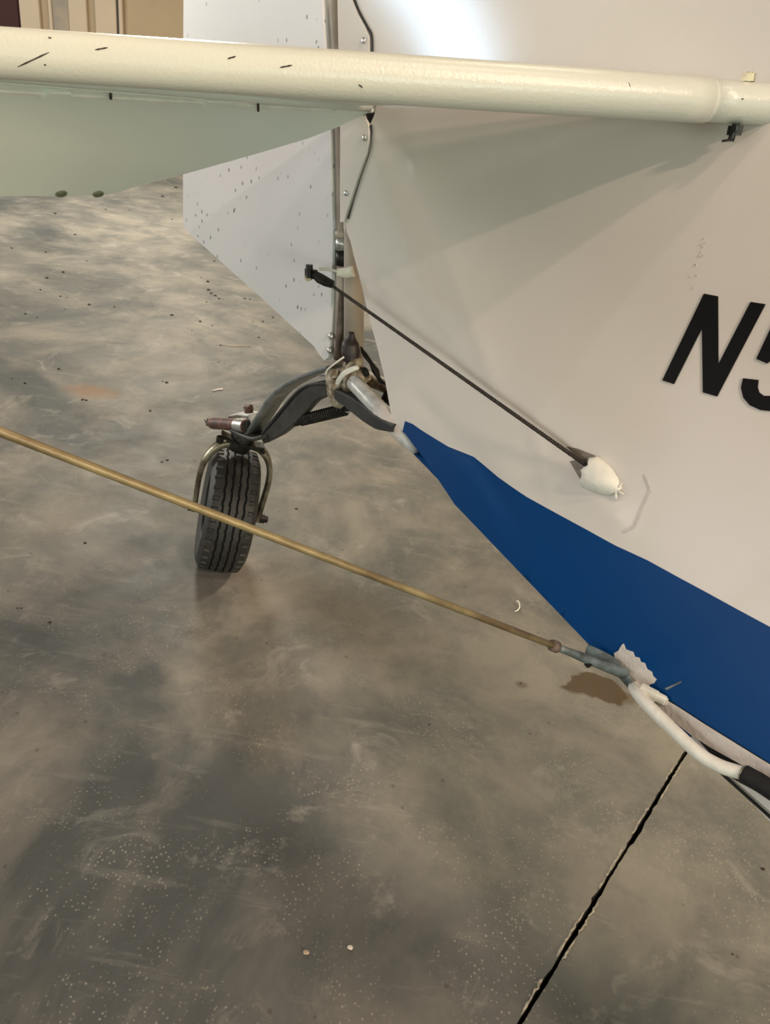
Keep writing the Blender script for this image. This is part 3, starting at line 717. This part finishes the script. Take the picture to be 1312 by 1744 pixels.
# ---- elevators -----------------------------------------------------------------
DL = math.radians(38); en = np.array([-math.sin(DL), 0, math.cos(DL)]); ec = en@np.array([XH, 0, HS-.004]); ed = np.array([-math.cos(DL), 0, -math.sin(DL)])
def on_elev(px, py): return on_plane(px, py, en, ec)
e2 = lambda q: (lambda a: ((a-np.array([XH, 0, HS-.004]))@ed, a[1]))(on_elev(*q))          # (chord, span)
root_px = [(641, 176), (610, 190), (575, 208), (520, 230), (440, 255), (370, 276), (310, 294), (270, 305), (230, 316), (205, 324), (183, 329)]
rootc = [e2(q) for q in root_px]; cte = e2((100, 331))[0]
epoly = [(-.004, rootc[0][1]+.002)]+[(c, s) for c, s in rootc]+[(cte, e2((150, 331))[1]), (cte, .42), (cte, .52), (cte*.96, .56), (cte*.84, .595), (cte*.62, .62), (cte*.3, .632), (-.004, .636)]
v, t = sheet(resample(epoly, .010), (), (), .014)
def eth(c): return .0060*max(.16, 1-max(c, 0)/(cte*1.02))**.7
for sgn in (1, -1):
    def epos(s_):
        return lambda c, s: toW((lambda a: (a[0], sgn*a[1], a[2]))(np.array([XH, 0, HS-.004])+ed*c+np.array([0, s, 0])+en*s_*eth(c)))
    el = obj('elevator', *thick_sheet(v, t, epos(1), epos(-1)), M_TAIL, plane, auto=.9, label='drooping pale grey green starboard elevator' if sgn > 0 else None)
    if sgn > 0: elev = el
hp = lambda px, py, off=.0: toW(on_elev(px, py)+en*off)
obj('hinge_strip', *ribbon_g([hp(x, 139+x*.0640+2.5, -.0070) for x in (-160, 0, 160, 320, 480, 560)], ed, .0046, .004), M_WHITE_B, elev, smooth=False, label='strip along the elevator hinge, whitened as if brightly lit')  # brighter white paints in the lit leading edge of the elevator
for (x, y, w) in ((88, 144, 38), (360, 161, 36)):
    a = hp(x-w/2, y, -.008); b = hp(x+w/2, y+2, -.008)
    obj('hinge_block', *ribbon_g([a, b], ed, .010, .005), M_TAIL, elev, smooth=False)
a = hp(565, 176, -.0075); b = hp(634, 177, -.0075); obj('hinge_block', *ribbon_g([a, b], ed, [.0075, .0045], .005), M_TAIL, elev, smooth=False)
for (x, y0, y1) in ((433, 160, 174), (181, 143, 151)):
    obj('hinge_pin', *tube_g([hp(x, y0, -.0095), hp(x+.5, y1, -.0095)], .0012, 8), M_DIRT, elev)
for q in ((103, 327.0), (166, 327.5)):
    c, s = e2(q); cc = toW(np.array([XH, 0, HS-.004])+ed*c+np.array([0, s, 0])-en*(eth(c)+.0005)); N_ = -MA.T@en
    ring = [cc+.0048*(math.cos(a)*(MA.T@ed)*.8+math.sin(a)*AY) for a in np.linspace(0, 2*math.pi, 18)]
    obj('drain_grommet', *join_g(tube_g(ring, .0011, 8, cap=False), tube_g([cc-N_*.0008, cc+N_*.0004], .0042, 14)), M_GREEN, elev)

# ---- tail brace rod --------------------------------------------------------------
ra = S3(1062, 1146, .004); rb_ = toW(at_ := CA+rayA(0, 735)*.40)
rdir = (rb_-ra)/np.linalg.norm(rb_-ra)
d950 = rayW(950, 1085); 
# point of the rod seen at the ring nut
def on_line(px, py, A, D):
    d = rayW(px, py); n = np.cross(d, np.cross(d, D)); t = ((CAM-A)@n)/(D@n); return A+D*t
rn = on_line(950, 1086, ra, rdir); Za = toA(ra)[2]; Zb_ = toA(ra+rdir)[2]; tend = (HS-.012-Za)/(Zb_-Za); rend = ra+rdir*tend
rend = ra+rdir*min(tend, 1.2)
rod = obj('brace_rod', *tube_g([rn+(rend-rn)*i/12 for i in range(13)], .0024, 14), M_GOLD, plane, label='tan metal brace rod')
obj('rod_ring', *tube_g([rn-rdir*.003, rn+rdir*.003], .0044, 14), M_BROWN, rod)
f0 = rn; f1 = on_line(1000, 1108, ra, rdir); f2 = ra
obj('rod_fork', *tube_g([f0-rdir*-.002, f0+(f1-f0)*.6, f1, f2], [.0036, .0040, .0050, .0064], 14, up=AY, flat=.7), M_GREYBLUE, rod, label='faded blue grey fork fitting')
obj('clevis_pin', *hexbolt_g(on_line(1008, 1117, ra, rdir)+UP*-.002, AY, .0028, .008), M_DARKMET, rod, smooth=False)
obj('rod_tang', *ribbon_g(smooth_path([S3(1000, 1106, .010), S3(1022, 1118, .006), S3(1048, 1134, .003), S3(1080, 1172, .003)], 4), AY, .004, [.010, .012, .012, .008]), M_GREYBLUE, rod)

# ---- lift handle -------------------------------------------------------------------
hpth = [S3(1079, 1168, .000), S3(1086, 1180, .010), S3(1105, 1202, .015), S3(1150, 1246, .018), S3(1190, 1283, .018), S3(1225, 1304, .016), S3(1255, 1314, .014), S3(1274, 1320, .013)]
hd = obj('lift_handle', *tube_g(smooth_path(hpth, 6), [.0042, .0047, .0048, .0048, .0048, .0048, .0047, .0046], 16), M_WHITE_B, plane, label='white bent lift handle tube')
gp = [S3(1268, 1318, .013), S3(1312, 1344, .012), S3(1420, 1420, .010), S3(1480, 1475, .004)]
obj('handle_grip', *tube_g(smooth_path(gp, 5), .0064, 16), M_GRIP, hd, label='black foam grip')
obj('handle_bracket', *join_g(box_g(S3(1106, 1180, .006), AX, AY, AZ, .016, .006, .009), box_g(S3(1118, 1186, .005), AX, AY, AZ, .018, .005, .008)), M_WHITE_B, hd, smooth=False, bevel=.0015)
obj('end_collar', *tube_g([S3(1266, 1317, .013), S3(1274, 1321, .013)], .0058, 14), M_BRASS, hd)

# ---- tail spring assembly -----------------------------------------------------------
Y_ = AY
main = [(572, 624, .004), (550, 630, .004), (525, 640, .004), (498, 654, .004), (474, 674, .005), (456, 700, .006), (442, 722, .007), (431, 738, .008)]
mp_ = smooth_path([P3(*q) for q in main], 5)
obj('leaf_spring', *ribbon_g(mp_, Y_, .034, .0058), M_STEEL_G, plane, auto=.5, label='grey main tail spring leaf')
low1 = [(578, 652, .018), (553, 652, .018), (533, 655, .018), (515, 666, .018), (495, 688, .018), (474, 713, .018), (456, 736, .018)]
obj('leaf_spring', *ribbon_g(smooth_path([P3(*q) for q in low1], 5), Y_, .022, .0046), M_RUBBER, plane, auto=.5, label='black second tail spring leaf')
low2 = [(566, 662, .022), (540, 668, .022), (520, 684, .022), (500, 706, .022), (478, 728, .022), (452, 748, .022)]
obj('leaf_spring', *ribbon_g(smooth_path([P3(*q) for q in low2], 5), Y_, .012, [.016, .022, .027, .027, .022, .012]), M_LEAF_D, plane, auto=.5, label='dark olive lower tail spring leaf')
fw1 = [(574, 668, .026), (600, 684, .034), (625, 702, .044), (648, 718, .054), (676, 728, .060)]
fp = smooth_path([P3(*q) for q in fw1], 5)
obj('leaf_spring', *ribbon_g(fp, Y_, .016, [.012, .018, .020, .016, .008]), M_RUBBER, plane, auto=.5, label='black forward spring leaf under the longeron')
fw2 = [(590, 674, .010), (615, 684, .012), (640, 700, .016), (668, 722, .02)]
obj('leaf_spring', *ribbon_g(smooth_path([P3(*q) for q in fw2], 5), Y_, .030, .012), M_RUBBER, plane, auto=.5)
obj('spring_clamp', *ribbon_g(smooth_path([P3(567, 634, .024), P3(569, 655, .027), P3(572, 674, .027), P3(580, 688, .022)], 5), AX, .016, .016), M_CREAM, plane, auto=.6, label='stained clamp around the spring leaves')
# coil spring
c0 = P3(512, 716, .020); c1 = P3(590, 697, .020); dd = c1-c0; Lh = np.linalg.norm(dd); tt = dd/Lh; u1 = np.cross(tt, AY); u1 /= np.linalg.norm(u1); u2 = np.cross(tt, u1)
cp = [c0+dd*i/330+.0072*(math.cos(i*2*math.pi/15)*u1+math.sin(i*2*math.pi/15)*u2) for i in range(331)]
coil = obj('coil_spring', *tube_g(cp, .0013, 6), M_DARKMET, plane, label='dark steering coil spring')
obj('spring_core', *tube_g([c0-tt*.02, c1], .0052, 12), M_CAVITY, coil)
obj('spring_hook', *tube_g(smooth_path([c0, P3(494, 722, .02), P3(478, 728, .02), P3(458, 742, .014)], 4), [.0065, .006, .004, .0035], 10), M_DARKMET, coil)
obj('spring_hook', *tube_g(smooth_path([c1, P3(598, 694, .02), P3(594, 702, .02), P3(577, 698, .026)], 4), .0014, 8), M_ALU, coil)
# tail post fitting: dirty welded lugs, boot, wires
rgf = random.Random(9)
lugs = [blob_g(P3(x, y, yo), r, r*.8, r*.9, seed=k, wob=.35) for k, (x, y, yo, r) in enumerate([(598, 625, .012, .013), (606, 640, .014, .014), (590, 640, .018, .012), (582, 652, .020, .011), (596, 656, .022, .012), (612, 634, .006, .011), (578, 668, .016, .012), (620, 642, .0, .010)])]
fit_ = obj('tail_fitting', *join_g(*lugs, box_g(P3(602, 618, .014), AX, AY, AZ, .020, .012, .012), box_g(P3(592, 612, .014), AX, AY, AZ, .008, .006, .022)), M_CREAM, plane, label='dirty cream welded tail post fitting')
obj('fitting_lug', *tube_g(smooth_path([P3(610, 625, .022), P3(590, 634, .026), P3(577, 648, .028), P3(574, 662, .024)], 4), [.003, .0038, .0038, .003], 8), M_WHITE_B, fit_)
obj('fitting_bolt', *join_g(hexbolt_g(P3(569, 636, .030), AZ, .0052, .009), tube_g([P3(567, 645, .03), P3(567, 660, .03)], .0042, 10)), M_CREAM, fit_, smooth=False)
obj('dark_hole', *blob_g(P3(622, 634, .012), .007, .004, .006, seed=4, wob=.2), M_CAVITY, fit_)
obj('dark_hole', *blob_g(P3(592, 618, .020), .003, .002, .005, seed=4, wob=.1), M_CAVITY, fit_)
obj('dark_hole', *blob_g(P3(598, 650, .034), .0035, .002, .003, seed=4, wob=.1), M_BROWN, fit_)
obj('rubber_boot', *tube_g(smooth_path([P3(598, 614, .013), P3(597, 600, .013), P3(597, 585, .013), P3(598, 576, .013), P3(599, 566, .013)], 4), [.0105, .0120, .0108, .0060, .0030], 16), M_MAROON, plane, label='dark maroon rubber boot')
obj('safety_wire', *tube_g(smooth_path([P3(586, 608, .026), P3(572, 618, .03), P3(558, 630, .032), P3(556, 640, .032), P3(562, 650, .032), P3(575, 654, .03)], 6), .0011, 6), M_WHITE_B, plane, label='pale bent safety wire')
obj('spring_tip', *tube_g([P3(545, 640, .028), P3(557, 637, .03), P3(563, 646, .03)], [.0008, .003, .0025], 8), M_STEEL_G, plane)
obj('cable_end', *join_g(tube_g(smooth_path([P3(615, 591, .0), P3(622, 604, .0), P3(632, 618, .0), P3(640, 632, .0), P3(647, 645, .0), P3(660, 655, .0)], 5), [.0010, .0032, .0026, .0046, .0020, .0012], 8),
    tube_g(smooth_path([P3(640, 632, .0), P3(645, 648, .002), P3(656, 655, .002)], 5), .0010, 6)), M_DARKMET, plane, label='dark cable end with crimped sleeve')
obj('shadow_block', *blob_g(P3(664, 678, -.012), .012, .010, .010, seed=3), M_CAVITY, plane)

# ---- tail wheel ------------------------------------------------------------------------
LEAN, YAW = .150, .015
vd = np.array([WC[0], WC[1], 0])/np.hypot(WC[0], WC[1]); vr = np.array([vd[1], -vd[0], 0])          # viewing heading and its right hand
roll_d = math.cos(YAW)*(-vd)+math.sin(YAW)*vr; u0 = np.array([-roll_d[1], roll_d[0], 0])
if u0 @ vr < 0: u0 = -u0
wu = math.cos(LEAN)*u0+math.sin(LEAN)*np.array([0, 0, -1.]); wv = math.cos(LEAN)*np.array([0, 0, 1.])+math.sin(LEAN)*u0; ww = np.cross(wu, wv)
if ww @ vd > 0: ww = -ww                                                                             # ww points to the camera
R0, HW = .107, .0405
wc = WC.copy(); wc[2] = R0*math.cos(LEAN)+.0045
wp = lambda a, b, c: wc+wu*a+wv*b+ww*c
NA = 330; prof = np.linspace(-1, 1, 67)
V = []; F = []; MI = []
def rad0(s): return R0-.0045*abs(s)**2.2 if abs(s) < .80 else R0-.0045*.612-(abs(s)-.80)**1.25*.115
GRO = [-.42, -.14, .14, .42]
for i in range(NA):
    th = 2*math.pi*i/NA
    zig = .018*(2*abs(((i/11) % 1)*2-1)-1)
    for s in prof:
        r = rad0(s)
        for g in GRO:
            if abs(s-g-zig) < .030: r -= .0042
        if .60 < abs(s) < .84 and (i % 9) < 3: r -= .0026
        V.append(wp(s*HW, r*math.cos(th), r*math.sin(th)))
npf = len(prof)
for i in range(NA):
    zig = .018*(2*abs(((i/11) % 1)*2-1)-1)
    for j in range(npf-1):
        i2 = (i+1) % NA; F.append((i*npf+j, i*npf+j+1, i2*npf+j+1, i2*npf+j))
        s = (prof[j]+prof[j+1])/2; MI.append(1 if any(abs(s-g-zig) < .034 for g in GRO) else 0)
# inner sidewalls down to the rim
n0 = len(V)
for i in range(NA):
    th = 2*math.pi*i/NA
    for s, r in ((-.98, .078), (-.86, .060), (-.5, .055), (.5, .055), (.86, .060), (.98, .078)): V.append(wp(s*HW, r*math.cos(th), r*math.sin(th)))
for i in range(NA):
    i2 = (i+1) % NA
    F.append((i*npf, i2*npf, n0+i2*6, n0+i*6)); MI.append(0)
    F.append((i*npf+npf-1, n0+i*6+5, n0+i2*6+5, i2*npf+npf-1)); MI.append(0)
    for k in range(5): F.append((n0+i*6+k, n0+i2*6+k, n0+i2*6+k+1, n0+i*6+k+1)); MI.append(0)
tyre = obj('tyre', V, F, [M_TYRE, M_TYRE_D], plane, midx=MI, auto=.7, label='black ribbed tail wheel tyre')
hub_prof = [(-.026, .012), (-.026, .028), (-.020, .036), (-.026, .054), (-.030, .061), (0, .058), (.030, .061), (.026, .054), (.020, .036), (.026, .028), (.026, .012)]
V = []; F = []
for i in range(36):
    th = 2*math.pi*i/36
    for a, r in hub_prof: V.append(wp(a, r*math.cos(th), r*math.sin(th)))
m_ = len(hub_prof)
for i in range(36):
    for j in range(m_-1): F.append((i*m_+j, i*m_+j+1, ((i+1) % 36)*m_+j+1, ((i+1) % 36)*m_+j))
obj('wheel_hub', V, F, M_DARKMET, tyre, auto=.5)
fork_path = [(-.054, -.008, .002), (-.0555, .035, .003), (-.0555, .068, .003), (-.051, .092, .002), (-.040, .113, .001), (-.022, .1265, 0), (.004, .130, 0), (.028, .1275, 0), (.046, .112, .001), (.055, .090, .002), (.0575, .066, .003), (.0565, .035, .003), (.054, -.010, .002)]
fp_ = smooth_path([wp(*q) for q in fork_path], 5)
fork = obj('fork', *ribbon_g(fp_, ww, [.018, .016, .018, .022, .022, .018, .016, .018], [.0085, .0085, .0095, .010, .010, .0095, .0085, .0085]), M_FORK, plane, auto=.9, label='bare steel tail wheel fork')
obj('axle_bolt', *join_g(hexbolt_g(wp(-.060, -.004, .003), wu, .0075, .009), tube_g([wp(-.072, -.004, .003), wp(.072, -.006, .003)], .0032, 10), hexbolt_g(wp(-.068, -.002, .003), wu, .0048, .007)), M_DARKMET, fork, smooth=False)
obj('axle_nut', *join_g(hexbolt_g(wp(.0605, -.006, .003), wu, .0088, .010), hexbolt_g(wp(.068, -.006, .003), wu, .0068, .006)), M_DARKMET, fork, smooth=False)
hc = wp(.006, .137, .002)
obj('fork_crown', *join_g(tube_g([wp(-.004, .118, .0), wp(-.002, .131, 0), wp(.003, .150, 0)], [.018, .021, .017], 18), ribbon_g([wp(-.034, .141, .004), wp(-.018, .138, .008), wp(.012, .133, .010), wp(.036, .134, .008)], ww, .022, .006),
     hexbolt_g(wp(-.036, .138, .018), wv, .006, .010), hexbolt_g(wp(.034, .130, .018), wv, .005, .006)), M_DARKMET, fork, auto=.5, label='dark greasy fork crown')
# parts on top of the head
hz0 = P3(400, 722, .0)
dmp = [P3(359, 721, .006), P3(364, 721, .007), P3(385, 722, .012), P3(408, 724.5, .018), P3(421, 726, .021)]
dm = obj('damper_tube', *tube_g(smooth_path(dmp, 4), [.0072, .0095, .0098, .0100, .0102], 18), M_RUST, plane, label='rusty red spring release tube')
obj('tube_mouth', *join_g(tube_g([P3(417, 725.5, .0205), P3(422.5, 726.2, .0215)], .0088, 16)), M_CAVITY, dm)
obj('tube_collar', *tube_g([P3(405, 724, .017), P3(420, 726, .021)], .0108, 18, cap=False), M_ALU, dm)
obj('wire_end', *join_g(tube_g([P3(360, 721, .006), P3(353, 718, .004), P3(349, 716, .004)], .0012, 6), tube_g([P3(354, 713, .004), P3(352, 725, .004)], .0011, 6), tube_g([P3(350, 720, .004), P3(356, 716, .004)], .0010, 6)), M_DARKMET, dm)
obj('head_bracket', *ribbon_g([P3(397, 716, -.006), P3(400, 707, -.008), P3(413, 704.5, -.004), P3(434, 706, .002), P3(440, 722, .006)], AY, .026, .0045), M_ALU, plane, auto=.5, label='silver bracket on the wheel head')
obj('head_bolt', *join_g(hexbolt_g(P3(424, 698, -.004), wv, .0068, .010), tube_g([P3(418, 694, -.004), P3(428, 693, -.004)], .0038, 10), tube_g([P3(424, 696, -.004), P3(425, 712, .0)], .0042, 10)), M_RUST, plane, smooth=False, label='rusty bolt standing on the wheel head')
obj('spring_end_plate', *ribbon_g(smooth_path([P3(408, 730, .012), P3(425, 738, .012), P3(445, 744, .016), P3(462, 740, .02)], 4), AY, .036, .006), M_LEAF_D, plane, auto=.5)

# ================================================================== LOOSE THINGS ON THE FLOOR
def pebble(px, py, r, seed, m, label):
    c = on_floor(px, py); c[2] = r*.50
    rg = random.Random(seed); bm = bmesh.new(); bmesh.ops.create_icosphere(bm, subdivisions=2, radius=r)
    for v in bm.verts:
        k = 1+rg.uniform(-.16, .16); v.co = Vector((v.co.x*k*1.15, v.co.y*k*.85, v.co.z*k*.55))
    V = [np.array(v.co)+c for v in bm.verts]; F = [[x.index for x in f.verts] for f in bm.faces]; bm.free()
    zmin = min(v[2] for v in V); V = [v-np.array([0, 0, zmin]) for v in V]
    return tag(obj('pebble', V, F, m, smooth=False), label, 'pebble')
M_PEB1 = mat('tan_stone', (.42, .33, .24), .8, 0, .4, 120., .3, 200.); M_PEB2 = mat('pale_stone', (.62, .58, .50), .7, 0, .3, 120., .3, 200.)
pebble(521, 1623, .0031, 1, M_PEB1, 'small tan pebble on the floor, the left one of two')
pebble(596, 1615, .0029, 2, M_PEB2, 'small whitish angular pebble on the floor, the right one of two')
sc = [on_floor(x, y)+np.array([0, 0, z]) for x, y, z in [(877, 1042, .001), (882, 1040, .001), (885, 1035, .003), (882, 1029, .006), (879, 1029, .007)]]
tag(obj('plastic_shaving', *tube_g(smooth_path(sc, 5), .0010, 6), M_WHITE_B), 'tiny curled white shaving lying on the floor below the blue stripe', 'shaving')
DIRT = [(33, 327), (52, 331), (94, 364), (78, 430), (148, 445), (108, 464), (80, 474), (69, 494), (103, 505), (114, 507), (110, 527), (63, 541), (43, 535), (220, 358), (277, 335), (293, 374), (180, 357), (281, 496), (355, 494), (360, 500), (367, 504), (373, 509), (381, 511), (352, 515), (365, 445), (343, 473), (354, 480), (426, 510), (431, 548), (341, 548), (327, 563), (293, 537), (195, 523), (376, 588), (422, 589), (441, 575), (372, 617), (382, 620), (100, 629), (20, 645), (43, 653), (277, 650), (284, 652), (141, 681), (147, 682), (152, 519), (276, 787), (285, 784), (332, 785), (217, 819), (505, 867), (603, 670), (145, 925), (85, 1060), (36, 1036), (30, 1036), (731, 1234), (887, 1164), (1300, 1480), (1248, 1625), (9, 1737), (14, 1740), (240, 300), (300, 320), (128, 400), (20, 423), (448, 548), (256, 700), (362, 555), (465, 541), (417, 509)]
gs = []; rd = random.Random(21)
for k, (x, y) in enumerate(DIRT):
    c = on_floor(x, y); d = np.linalg.norm(c-CAM); r = .0014*d*rd.uniform(.4, 1.2); c[2] = r*.4
    gs.append(blob_g(c, r*1.3, r*.9, r*.5, np.array([1., 0, 0]), np.array([0, 1., 0]), np.array([0, 0, 1.]), seed=k, wob=.7, nu=7, nv=4))
tag(obj('dirt_crumbs', *join_g(*gs), M_DIRT, kind='stuff'), 'dark dirt crumbs scattered over the concrete floor', 'dirt')
tw = [on_floor(x, y)+np.array([0, 0, .003]) for x, y in [(372, 588), (395, 590), (428, 590)]]
tag(obj('straw', *tube_g(tw, .0012, 6), M_POST), 'thin pale straw lying on the floor below the rudder', 'straw')
tw = [on_floor(x, y)+np.array([0, 0, .003]) for x, y in [(362, 667), (370, 665), (379, 664)]]
tag(obj('straw', *tube_g(tw, .0018, 6), M_PRIMER), 'short pale straw on the floor above the tail wheel', 'straw')
